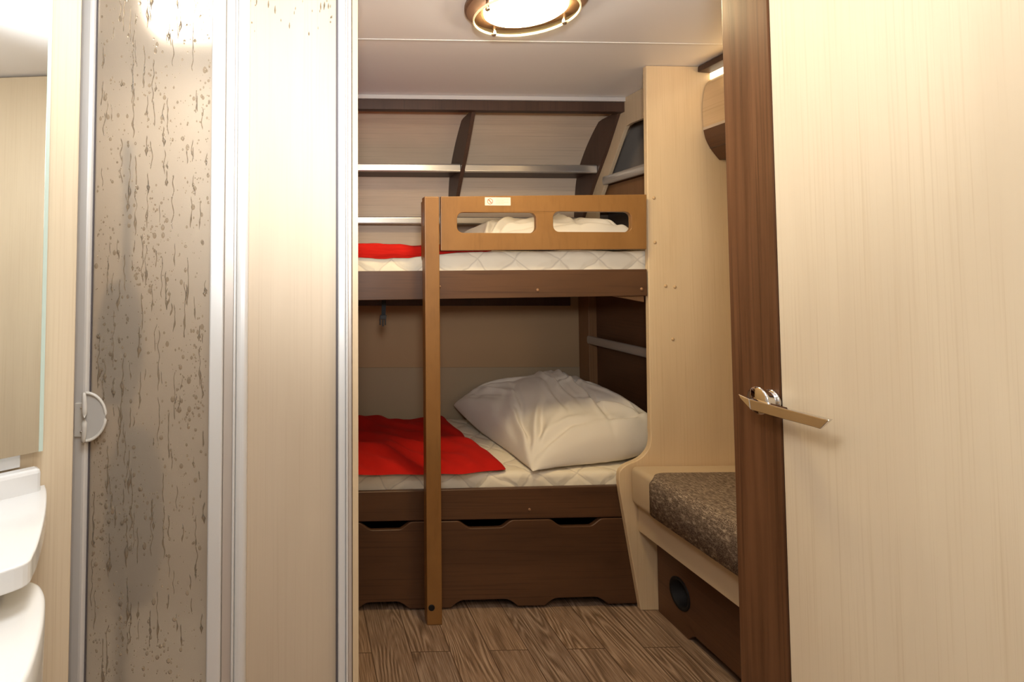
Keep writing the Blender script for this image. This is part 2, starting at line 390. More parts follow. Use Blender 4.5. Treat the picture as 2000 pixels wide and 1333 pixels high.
# the wall is made in three lining panels
def clipcurve(z0, z1):
    pts = [(y, z) for y, z in cv[:-2] if z0 < z < z1]
    def at(z):
        c = cv[:-2]
        for i in range(len(c)-1):
            if c[i][1] <= z <= c[i+1][1]:
                t = (z-c[i][1])/max(1e-9, c[i+1][1]-c[i][1]); return c[i][0]+t*(c[i+1][0]-c[i][0])
        return c[-1][0]
    return [(at(z0), z0)]+pts+[(at(z1), z1), (3.02, z1), (3.02, z0)]
wb = struct(link('wall_back', prism([clipcurve(1.17, CEIL-0.0005)], 'X', -0.62, 1.99), 'paleX', smooth=False))
struct(link('wall_back_middle', prism([[(2.92, 0.725), (2.92, 1.17), (3.02, 1.17), (3.02, 0.725)]], 'X', -0.62, 1.99), 'wall_fabric'))
struct(link('wall_back_lower', prism([[(2.914, 0.0), (2.914, 0.725), (3.02, 0.725), (3.02, 0)]], 'X', -0.62, 1.99), 'wall_grey', bevel=0.002))
struct(link('trim_2', box(-0.55, PY(1113, 590, 2.90).x, 2.893, 2.919, 1.037, 1.13), 'choc', bevel=0.001))
struct(link('wall_right', box(2.0, 2.06, -1.2, 3.1, 0, CEIL), 'pale'))
struct(link('wall_left', box(-1.26, -1.2, -1.2, 3.1, 0, CEIL), 'offwhite'))
struct(link('wall_front', box(-1.2, 2.0, -1.26, -1.2, 0, CEIL), 'offwhite'))
struct(link('wall_bunk_end', box(-0.70, -0.62, 2.0, 3.0, 0, CEIL), 'paleY'))

# ------------------------------------------------------------------ side wall of the bunks with its niches
def sy(x): return PX(x, 500, XS).y      # pixel column on the side wall -> depth
side = thing('side_cabinet', 'side cabinet at the pillow end of the bunks with slanted opening and metal edged shelves', 'cabinet', (XS, 2.5, 0))
def pxs(x, y): p = PX(x, y, XS); return (p.y, p.z)
outer = [(2.10, 1.13), (2.10, CEIL-0.001), (2.53, CEIL-0.001), (2.60, 1.925), (2.76, 1.84), (2.86, 1.70), (2.895, 1.55), (2.915, 1.30), (2.915, 1.13)]
hole = [(2.13, 1.82), pxs(1262, 229), pxs(1231, 241), pxs(1223, 246), pxs(1219, 254), pxs(1181, 362), pxs(1165, 408), (2.72, 1.40), (2.13, 1.40)]
link('upper_frame', prism([outer, hole], 'X', XS, XS+0.018), 'stile', side, bevel=0.002)
link('niche_back', box(XS+0.16, XS+0.17, 2.105, 2.905, 0.05, 1.94), 'niche_grey', side)
link('niche_divider', box(XS+0.02, XS+0.16, 2.30, 2.315, 1.42, 1.94), 'darkZ', side)
# upper shelf with rounded metal edge
def edge_strip(pA0, pA1, pB0, pB1, name, parent, mat, d=0.012):
    y0, z0, z1 = pA0[0], pA0[1], pA1[1]; y1, z2, z3 = pB0[0], pB0[1], pB1[1]
    bm = bmesh.new(); ring = []
    for (y, zt, zb) in ((y0, z0, z1), (y1, z2, z3)):
        h = zt-zb; r = []
        for k in range(9):
            a = math.pi*(k/8)-math.pi/2
            r.append(bm.verts.new((XS-0.002-d*math.cos(a)*0.9, y, (zt+zb)/2+h/2*math.sin(a))))
        r.append(bm.verts.new((XS+0.004, y, zt))); r.append(bm.verts.new((XS+0.004, y, zb)))
        ring.append(r)
    n = len(ring[0])
    for k in range(n): bm.faces.new((ring[0][k], ring[0][(k+1) % n], ring[1][(k+1) % n], ring[1][k]))
    bm.faces.new(ring[0]); bm.faces.new(ring[1])
    return link(name, bm, mat, parent, smooth=False)
zu = 1.2; a = pxs(1186, 343); b_ = pxs(1262, 319); c_ = pxs(1180, 362); d_ = pxs(1262, 338)
zt = (a[1]+b_[1])/2; zb = (c_[1]+d_[1])/2
sh = link('shelf', box(XS+0.004, XS+0.158, 2.12, 2.74, zb+0.004, zt-0.004), 'sidebrown', side)
edge_strip((2.12, zt), (2.12, zb), (c_[0], zt), (c_[0], zb), 'metal_edge', side, 'edge_alu', 0.007)
link('apron_board', box(XS+0.03, XS+0.05, 2.12, 2.86, 1.50, zb), 'sidebrown', side)
# lower part under the upper bunk
link('end_stile', box(XS, XS+0.05, pxs(1150, 650)[0], 2.915, 0.30, 1.13), 'sidebrown', side, bevel=0.002)
link('back_board', box(XS+0.04, XS+0.055, 2.12, pxs(1150, 650)[0], 0.30, 1.13), 'darkY', side)
a = pxs(1149, 656); b_ = pxs(1269, 682); c_ = pxs(1149, 671); d_ = pxs(1269, 701)
zt = (a[1]+b_[1])/2; zb = (c_[1]+d_[1])/2
link('shelf', box(XS+0.004, XS+0.04, 2.12, a[0], zb+0.004, zt-0.008), 'sidebrown', side)
edge_strip((2.12, zt), (2.12, zb), (a[0], zt), (a[0], zb), 'metal_edge', side, 'edge_alu', 0.006)

# ------------------------------------------------------------------ shelf under the ceiling
rack = thing('wall_shelf', 'long shelf with dark brackets and aluminium rails on the curved wall above the top bunk', 'shelf', (0.4, 2.6, 1.5))
pr = PY(1225, 206, 2.47)
link('top_beam', box(-0.62, pr.x, 2.46, 2.50, PY(1000, 216, 2.46).z, PY(1000, 197, 2.46).z), 'choc', rack, bevel=0.0015)
link('top_bead', box(-0.62, pr.x, 2.452, 2.466, PY(1000, 196.5, 2.46).z, CEIL-0.001), plain('beige_bead', (0.56, 0.51, 0.48), 0.5), rack)
zb_top = PY(1000, 216, 2.46).z
def bracket(x0, x1):
    fr = [(2.485, zb_top+0.01), (2.60, 1.765), (2.72, 1.625), (2.83, 1.475), (2.86, 1.42), (2.919, 1.40)]
    wallside = [(y+0.0, z) for y, z in cv[:-2] if 1.42 < z < zb_top+0.01]
    poly = fr+wallside+[(2.62, zb_top+0.01)]
    return link('bracket', prism([poly], 'X', x0, x1), 'choc', rack, bevel=0.001)
bxm = PY(930, 217, 2.485).x; bxr = PY(1216, 217, 2.485).x
bracket(bxm-0.018, bxm); bracket(bxr-0.02, bxr); bracket(-0.02, -0.002)
for (x0, x1) in ((0.0, bxm-0.02), (bxm+0.002, bxr-0.022), (-0.62, -0.022)):
    zc = 1.2+(535-328.5)*2.69/1125+0.003
    bm = bmesh.new()
    box(x0, x1, 2.69, 2.872, zc-0.011, zc+0.001, bm)
    link('shelf_board', bm, 'choc', rack)
    link('rail', prism([rrect(2.672, 2.690, zc-0.019, zc+0.021, 0.008)], 'X', x0, x1), 'alushelf', rack, smooth=False)
    z2 = 1.2+(535-431.5)*2.83/1125+0.002
    link('shelf_board', box(x0, x1, 2.845, 2.917, z2-0.010, z2+0.001), 'choc', rack)
    link('rail', prism([rrect(2.828, 2.846, z2-0.019, z2+0.020, 0.008)], 'X', x0, x1), 'alushelf', rack, smooth=False)

# ------------------------------------------------------------------ upper bunk
def quadY(tl, tr, br, bl, y0, y1):
    pts = [PY(*p, y0) for p in (tl, tr, br, bl)]
    return prism([[(p.x, p.z) for p in pts]], 'Y', y0, y1)
ub = thing('upper_bunk', 'upper bunk bed with walnut side board, slotted guard rail and full height post', 'bunk bed', (0.45, 2.5, 1.11))
xl = -0.60
zt0, zt1 = PY(700, 530, DY).z, PY(1264, 526, DY).z
zb0, zb1 = PY(700, 587, DY).z, PY(1264, 578, DY).z
xr = PY(1264, 550, DY).x
def lin(x, xa, xb, va, vb): return va+(vb-va)*(x-xa)/(xb-xa)
xa = PY(700, 550, DY).x
poly = [(xl, lin(xl, xa, xr, zt0, zt1)), (xr, zt1), (xr, zb1), (xl, lin(xl, xa, xr, zb0, zb1))]
sb = link('side_board', prism([poly], 'Y', DY, DY+0.022), 'darkX', ub, bevel=0.0015)
link('bed_base', box(xl+0.02, XS-0.002, DY+0.023, 2.89, 1.128, 1.155), 'paleX', ub)
link('corner_block', prism([[(PY(1190, 578, DY).x, zb1+0.004), (xr, zb1+0.004), (xr, PY(1264, 590, DY+.03).z)]], 'Y', DY+0.023, DY+0.06), 'sidebrown', ub)
for x, y in ((1050, 567), (1253, 565)): cap_button('screw_cap', PY(x, y, DY)+Vector((0, -0.0005, 0)), (0, -1, 0), 'capdark', ub)
# guard rail
gy0, gy1 = DY-0.022, DY-0.002
def g(x, y): p = PY(x, y, gy0); return (p.x, p.z)
out = [g(861, 384), g(1263, 380), g(1263, 487), g(861, 490)]
def slot(x0, x1, y0, y1):
    a, b = g(x0, y1), g(x1, y0); return rrect(a[0], b[0], a[1], b[1], 0.022)
gr = link('guard_rail', prism([out, slot(893, 1047, 416, 455), slot(1081, 1233, 414, 453)], 'Y', gy0, gy1), 'beech', ub, bevel=0.003, seg=3)
bm = bmesh.new(); 
def sticker_mat():
    m, nt, b = newmat('warning_sticker'); b.inputs['Base Color'].default_value = (0.82, 0.70, 0.55, 1); b.inputs['Roughness'].default_value = 0.4; return m
a, b_ = g(947, 401.5), g(997, 386)
sy_ = gy0-0.0008
st = link('sticker', box(a[0], b_[0], sy_, gy0+0.0002, a[1], b_[1]), sticker_mat(), gr if False else None)
st.parent = gr; st.location = -wloc(gr); st['label'] = 'small white warning sticker with a crossed circle'
inkr = plain('sticker_red_ink', (0.42, 0.13, 0.08), 0.6); inkg = plain('sticker_grey_ink', (0.42, 0.38, 0.32), 0.6)
cxs, czs = g(957, 393.7); R = (b_[1]-a[1])*0.36
bm = bmesh.new()
def flat(bm, pts, y): bm.faces.new([bm.verts.new((p[0], y, p[1])) for p in pts])
for i in range(28):
    t0, t1 = 2*math.pi*i/28, 2*math.pi*(i+1)/28
    flat(bm, [(cxs+R*math.cos(t0), czs+R*math.sin(t0)), (cxs+R*math.cos(t1), czs+R*math.sin(t1)), (cxs+R*.8*math.cos(t1), czs+R*.8*math.sin(t1)), (cxs+R*.8*math.cos(t0), czs+R*.8*math.sin(t0))], sy_-0.0003)
k = R*0.68; e = R*0.09
flat(bm, [(cxs-k-e, czs+k-e), (cxs-k+e, czs+k+e), (cxs+k+e, czs-k+e), (cxs+k-e, czs-k-e)], sy_-0.0003)
bm_r = bm
# the figure in the circle: a small leaning person
for q in ([(-.25, .35), (-.05, .35), (-.05, .55), (-.25, .55)], [(-.35, .25), (.15, .1), (.25, -.25), (.05, -.25), (-.02, -.02), (-.4, .1)], [(.05, -.25), (.25, -.25), (.1, -.6), (-.08, -.6)]):
    flat(bm_r, [(cxs+R*u, czs+R*v) for u, v in q], sy_-0.00025)
si = link('sticker_print', bm_r, inkr); si.parent = gr; si.location = -wloc(gr)
bm = bmesh.new(); random.seed(3)
for r_ in range(6):
    z = b_[1]-(0.18+0.125*r_)*(b_[1]-a[1]); x = a[0]+(b_[0]-a[0])*0.42; xe = a[0]+(b_[0]-a[0])*(0.93 if r_ not in (2, 5) else 0.74)
    while x < xe:
        wd = random.uniform(0.002, 0.006); x2 = min(x+wd, xe); h = 0.0006
        flat(bm, [(x, z-h), (x2, z-h), (x2, z+h), (x, z+h)], sy_-0.0003); x = x2+0.0009
st2 = link('sticker_text', bm, inkg); st2.parent = gr; st2.location = -wloc(gr)
# post
py0, py1 = 2.005, gy1
pa = PY(829, 384, py0); pb = PY(860, 1197, py0)
post = link('post', box(pa.x, PY(860, 700, py0).x, py0, gy0+0.0, 0.0, pa.z), 'beech', ub, bevel=0.003, seg=3)
link('post_cleat', box(PY(822, 400, gy1).x, pa.x+0.03, gy0+0.001, gy1, pa.z-0.22, pa.z-0.012), 'beech', ub, bevel=0.003)
fc = lathe([(0, 0.002), (0.009, 0.002), (0.011, 0), (0.011, -0.002), (0, -0.002)], PY(843, 1188, py0), (0, -1, 0), 24)
link('foot_cap', fc, 'black', ub)
for y in (560, 972):
    cap_button('screw_cap', PY(858.5, y, py0+0.02)+Vector((0.001, 0, 0)), (1, 0, 0), 'capdark', ub, 0.004)

DB = DY+0.024
# ------------------------------------------------------------------ lower bunk
lb = thing('lower_bunk', 'lower bunk bed with walnut front board and notched drawers on the floor', 'bunk bed', (0.45, 2.5, 0))
zt0, zt1 = PY(700, 962, DB).z, PY(1208, 950, DB).z
zb0, zb1 = PY(700, 1020, DB).z, PY(1240, 1010, DB).z
x0_, x1_, x2_ = PY(700, 990, DB).x, PY(1208, 990, DB).x, PY(1240, 990, DB).x
XE = XS-0.03
poly = [(xl, lin(xl, x0_, x1_, zt0, zt1)), (XE, lin(XE, x0_, x1_, zt0, zt1)), (XE, lin(XE, x0_, x2_, zb0, zb1)), (xl, lin(xl, x0_, x2_, zb0, zb1))]
link('front_board', prism([poly], 'Y', DB, DB+0.02), 'darkX', lb, bevel=0.003, seg=3)
link('bed_base', box(xl, XS-0.002, DB+0.021, 2.905, 0.33, 0.352), 'paleX', lb)
link('end_support', box(XE+0.002, XE+0.02, DB+0.03, 2.90, 0.0, 0.33), 'darkY', lb)
cap_button('screw_cap', PY(1034, 996, DB), (0, -1, 0), 'capdark', lb, 0.005)
def drawer(xL, xR, notches, arches):
    """notches and arches in pixel columns"""
    def Z(x, za, zb): return lin(x, x0_, x2_, za, zb)
    gap = 0.004
    ztop = lambda x: Z(x, zb0, zb1)-gap
    zbot = lambda x: lin(x, x0_, PY(1250, 1180, DB).x, 0.004, 0.012)
    d = 0.026
    top = [(xL, ztop(xL))]
    for a, b in notches:
        A, B = PY(a, 1020, DB).x, PY(b, 1020, DB).x; r = 0.05
        for k in range(9):
            t = k/8; s = t*t*(3-2*t); top.append((A+r*t, ztop(A)-d*s))
        for k in range(9):
            t = k/8; s = t*t*(3-2*t); top.append((B-r+r*t, ztop(B)-d*(1-s)))
    top.append((xR, ztop(xR)))
    bot = [(xR, zbot(xR))]
    for a, b in reversed(arches):
        A, B = PY(a, 1180, DB).x, PY(b, 1180, DB).x; r = 0.05; h = 0.026
        for k in range(9):
            t = k/8; s = t*t*(3-2*t) if False else math.sin(t*math.pi/2); bot.append((B-r*t, zbot(B)+h*s))
        for k in range(9):
            t = k/8; s = math.cos(t*math.pi/2); bot.append((A+r-r*t, zbot(A)+h*s))
    bot.append((xL, zbot(xL)))
    d_ = link('drawer', prism([top+bot], 'Y', DB-0.001, DB+0.019), 'darkX', lb, bevel=0.003, seg=3)
    tray = link('drawer_tray', box(xL+0.02, xR-0.02, DB+0.02, 2.75, 0.05, 0.06), 'choc')
    tray.parent = d_; tray.location = -wloc(d_)
xm = PY(846, 1100, DB).x
drawer(xl, xm-0.003, [(500, 600), (700, 806)], [(500, 600), (696, 800)])
drawer(xm+0.003, XE, [(893, 1003), (1072, 1178)], [(880, 1012), (1064, 1188)])

# ------------------------------------------------------------------ end panel (pillar) between bunks and bench
ep = thing('end_panel', 'tall pale wood end panel with flared foot between the bunks and the bench', 'panel', (1.35, DY, 0))
def q(x, y): p = PY(x, y, DY); return Vector((p.x, p.z, 0))
left = [q(1262, 128), q(1264, 300), q(1267, 560), q(1271, 840)]
cur = smoothline([q(1271, 840), q(1271.5, 858), q(1268, 876), q(1256, 892), q(1240, 902), q(1222, 910), q(1211, 922), q(1209, 940)], 5)
rest = [q(1212, 965), q(1252, 1188), q(1292, 1188), q(1292, 1150)]
poly = [(v.x, v.y) for v in left+cur[1:]+rest]
poly[0] = (poly[0][0], CEIL-0.001)
zf = 0.0
poly = [(x, max(z, 0.0)) for x, z in poly]
poly[-3] = (poly[-3][0], 0.0); poly[-2] = (poly[-2][0], 0.0)
poly += [(1.985, 0.08), (1.985, CEIL-0.001)]
link('board', prism([poly], 'Y', DY, DY+0.022), 'pale', ep, bevel=0.003, seg=3)
for x, y in ((1277, 387), (1279, 474), (1300, 559), (1318, 561), (1314, 663)):
    cap_button('screw_cap', PY(x, y, DY), (0, -1, 0), 'cap', ep, 0.006)

# ------------------------------------------------------------------ bench
be = thing('bench_seat', 'built in bench with brown tweed seat cushion beside the pale end panel', 'bench', (1.6, 1.5, 0))
BX = PY(1232, 960, 2.06).x
zs = PY(1300, 911, 2.05).z
def pzx(x, y, X): p = PX(x, y, X); return p
z_cb = PY(1232, 985, 2.06).z          # underside of the cushion
z_bt = PY(1249, 1039, 2.06).z
# upholstered tan base
def rbox(name, x0, x1, y0, y1, z0, z1, r, mat, parent, seg=4):
    return link(name, box(x0, x1, y0, y1, z0, z1), mat, parent, bevel=r, seg=seg, smooth=True, angle=30)
rbox('cushion_border', BX, 1.97, 0.75, DY-0.004, z_cb, zs, 0.02, 'tan', be)
# the tweed pad: rounded corner in plan, rounded top edge, falls over the front
padx0 = BX-0.006; padx1 = 1.96
def pad():
    bm = bmesh.new(); prof = []; r = 0.035; zt = zs+0.006; zb = z_cb+0.010
    ypad = 2.06-0.065
    rc = 0.075
    # outline in plan, from near front edge to far corner to right
    def outline(off):
        pts = [(padx0+off, 0.76), (padx0+off, ypad-rc)]
        for k in range(1, 9):
            a = math.pi-math.pi/2*k/8; pts.append((padx0+rc+(rc-off)*math.cos(a), ypad-rc+(rc-off)*math.sin(a)))
        pts.append((padx1, ypad-off)); pts.append((padx1, 0.76)); return pts
    levels = [(0.0, zb)]
    for k in range(0, 7):
        a = math.pi/2*k/6; levels.append((r*(1-math.cos(a)), zt-r+r*math.sin(a)))
    rings = [[bm.verts.new((x, y, z)) for x, y in outline(o)] for o, z in levels]
    n = len(rings[0])
    for i in range(len(rings)-1):
        for k in range(n): bm.faces.new((rings[i][k], rings[i][(k+1) % n], rings[i+1][(k+1) % n], rings[i+1][k]))
    bm.faces.new(rings[-1]); bm.faces.new(rings[0])
    return bm
link('cushion_pad', pad(), 'tweed', be, smooth=True)
BX2 = PX(1249, 1039, PY(1249, 1039, 2.06).x).x
link('seat_rail', box(BX2, BX2+0.02, 0.75, DY-0.004, z_bt, z_cb-0.001), 'tan', be, bevel=0.002)
KX = 1.278
def kick():
    zt = z_bt+0.006
    def p(x, y): v = PX(x, y, KX); return (v.y, v.z)
    a1, a2 = p(1345, 1240)[0], p(1395, 1283)[0]
    lower = [(DY-0.004, 0.0), (a1+0.01, 0.0)]
    for k in range(9):
        t = k/8; lower.append((a1-(0.035)*t, 0.028*math.sin(t*math.pi/2)))
    for k in range(9):
        t = k/8; lower.append((a2-0.30+0.035-0.035*t, 0.028*math.cos(t*math.pi/2)))
    lower += [(0.75, 0.0), (0.75, zt), (DY-0.004, zt)]
    c = p(1328, 1160); hole = [(c[0]+0.046*math.cos(2*math.pi*k/40), c[1]+0.046*math.sin(2*math.pi*k/40)) for k in range(40)]
    kp = link('kick_panel', prism([lower, hole], 'X', KX, KX+0.018), 'darkY', be, bevel=0.002)
    bm = lathe([(0.046, -0.03), (0.052, 0.0025), (0.050, 0.004), (0.042, 0.002), (0.040, -0.05), (0.0, -0.05)], (KX, c[0], c[1]), (-1, 0, 0), 40)
    o = link('vent_ring', bm, 'black', None, smooth=True); o.parent = kp; o.location = -wloc(kp)
kick()
link('seat_base', box(BX2+0.02, 1.97, 0.75, DY-0.004, z_cb-0.02, z_cb-0.001), 'paleY', be)

# ------------------------------------------------------------------ overhead locker
lk = thing('overhead_locker', 'overhead locker with pale door, walnut lower edge and dark lit canopy above the bench', 'cupboard', (1.55, 1.5, 1.7))
def l(x, y): p = PY(x, y, DY); return Vector((p.x, p.z, 0))
prof_up = smoothline([l(1387, 156), l(1377, 168), l(1371.5, 195), l(1371, 225), l(1373, 250)], 5)
prof_lo = smoothline([l(1373, 255), l(1377, 272), l(1386, 290), l(1398, 306), l(1404, 313)], 5)
LY0 = 1.0
def locker_part(name, pts, xin, mat):
    poly = [(v.x, v.y) for v in pts]
    poly += [(xin, poly[-1][1]), (xin, poly[0][1])]
    return link(name, prism([poly], 'Y', LY0, DY-0.003), mat, lk, smooth=False)
locker_part('locker_door', prof_up, 1.98, 'paleY')
locker_part('lower_front', prof_lo, 1.98, 'darkY')
a, b_ = l(1373, 250), l(1373, 255)
link('metal_strip', prism([[(a.x-0.002, a.y), (b_.x-0.001, b_.y), (1.9, b_.y), (1.9, a.y)]], 'Y', LY0, DY-0.003), 'aluwarm', lk)
# thin walnut groove on the lower front
gq = l(1386, 290); link('groove_line', box(gq.x-0.0012, gq.x+0.004, LY0, DY-0.003, gq.y-0.0015, gq.y+0.0015), 'choc', lk)
# canopy
c0, c1, c2 = l(1361, 127), l(1361, 142), l(1386, 144)
link('canopy', prism([[(c0.x+0.004, CEIL-0.001), (c0.x, CEIL-0.007), (c1.x, c1.y), (c2.x, c2.y), (1.98, c2.y), (1.98, CEIL-0.001)]], 'Y', LY0, DY-0.003), 'choc', lk, bevel=0.003)
link('light_strip', box(c2.x-0.004, c2.x+0.03, LY0+0.02, DY-0.006, c2.y-0.024, c2.y-0.001), 'strip', lk)
link('upper_filler', box(c2.x+0.06, 1.98, LY0, DY-0.003, c2.y, CEIL-0.002), 'paleY', lk)
bpy.data.objects['locker_strip_light'].location = (c2.x-0.02, 1.55, c2.y-0.02)
# ceiling side board over the locker
# ------------------------------------------------------------------ ceiling lamp
lc = PZ(1026, 1, CEIL)
lp = thing('ceiling_lamp', 'round ceiling lamp with brown base ring and glowing glass disc over the aisle', 'lamp', (lc.x, lc.y, CEIL))
R = 0.168
link('base', lathe([(0, 0), (R, 0), (R, -0.012), (R-0.006, -0.017), (R-0.045, -0.022), (0, -0.022)], lc, (0, 0, 1), 64), plain('bronze_lamp_base', (0.16, 0.085, 0.05), 0.45), lp, smooth=False, bevel=0.002)
link('diffuser', lathe([(0.112, -0.022), (0.113, -0.028), (0.106, -0.033), (0.085, -0.035), (0, -0.036)], lc, (0, 0, 1), 64), 'lampglow', lp, smooth=True)
GR = 0.143; gc = lc+Vector((0, 0, -0.040))
link('glass_disc', lathe([(0, 0), (GR, 0), (GR, -0.005), (0, -0.005)], gc, (0, 0, 1), 72), 'glass', lp)
goldr = emis('lit_glass_rim', (1.0, 0.86, 0.52), 0.35)
link('glass_rim', lathe([(GR-0.002, 0.001), (GR+0.0015, 0.0), (GR+0.0015, -0.005), (GR-0.002, -0.006), (GR-0.002, 0.001)], gc, (0, 0, 1), 72), goldr, lp, smooth=True)
for deg in (112, 14, 200, -75):
    a = math.radians(deg); p = gc+Vector((math.cos(a), math.sin(a), 0))*(GR-0.012)
    bm = lathe([(0, -0.012), (0.006, -0.012), (0.0075, -0.008), (0.0075, 0.0), (0.005, 0.005), (0.005, 0.02), (0, 0.02)], p, (0, 0, 1), 20)
    link('clip', bm, 'chrome', lp, smooth=True)

# ------------------------------------------------------------------ mattresses, blankets, pillows
def surf_box(x0, x1, y0, y1, z0, z1, r, nx=60, ny=24, amp=0.004, seed=0):
    """soft slab: rounded box as a dense grid with small random waves"""
    bm = box(x0, x1, y0, y1, z0, z1)
    bmesh.ops.bevel(bm, geom=list(bm.edges), offset=r, segments=4, affect='EDGES', profile=0.5)
    bmesh.ops.triangulate(bm, faces=[f for f in bm.faces if len(f.verts) > 4])
    return bm
def soft_slab(name, label, x0, x1, y0, y1, z0, z1, seed):
    # cross-section rounded in Y-Z, swept along X with waves
    bm = bmesh.new(); n = 90; rings = []
    sec = []
    r = min(0.022, (z1-z0)*0.42)
    for cx, cz, a0 in ((y1-r, z1-r, 0), (y0+r, z1-r, 90), (y0+r, z0+r, 180), (y1-r, z0+r, 270)):
        for i in range(6):
            a = math.radians(a0+90*i/5); sec.append((cx+r*math.cos(a), cz+r*math.sin(a), math.cos(a), math.sin(a)))
        if a0 == 0:
            for i in range(1, 12): sec.append((lin(i, 0, 12, y1-r, y0+r), z1, 0, 1))
        if a0 == 90:
            for i in range(1, 4): sec.append((y0, lin(i, 0, 4, z1-r, z0+r), -1, 0))
    for i in range(n+1):
        x = x0+(x1-x0)*i/n; row = []
        for (y, z, ny, nz) in sec:
            wv = noise.noise(Vector((x*7+seed, y*7, z*12)))*0.006+noise.noise(Vector((x*22+seed, y*18, z*25)))*0.0025
            if nz < -0.1: wv = 0
            row.append(bm.verts.new((x, y+ny*wv, z+nz*wv)))
        rings.append(row)
    m = len(sec)
    for i in range(n):
        for k in range(m): bm.faces.new((rings[i][k], rings[i][(k+1) % m], rings[i+1][(k+1) % m], rings[i+1][k]))
    bm.faces.new(rings[0]); bm.faces.new(rings[-1])
    return tag(link(name, bm, 'quilt', None, smooth=True), label, 'mattress')
UMT = PY(1000, 490, DY+0.01).z
ums = soft_slab('mattress', 'thin cream quilted mattress on the upper bunk', xl+0.02, XS-0.008, DY+0.028, 2.885, 1.157, UMT, 1.0)
LMT = 0.472
soft_slab('mattress', 'thick cream quilted mattress on the lower bunk above the drawers', xl+0.02, XS-0.008, DB+0.029, 2.90, 0.354, LMT, 9.0)

def patch(name, fn, nu, nv, mat, label, cat, thick=0.0, sub=1):
    bm = bmesh.new(); g_ = [[bm.verts.new(fn(i/nu, j/nv)) for j in range(nv+1)] for i in range(nu+1)]
    for i in range(nu):
        for j in range(nv): bm.faces.new((g_[i][j], g_[i+1][j], g_[i+1][j+1], g_[i][j+1]))
    o = link(name, bm, mat, None, smooth=True)
    if thick:
        s = o.modifiers.new('thickness', 'SOLIDIFY'); s.thickness = thick; s.offset = 1
    if sub:
        s = o.modifiers.new('subdivision', 'SUBSURF'); s.levels = sub; s.render_levels = sub
    return tag(o, label, cat)

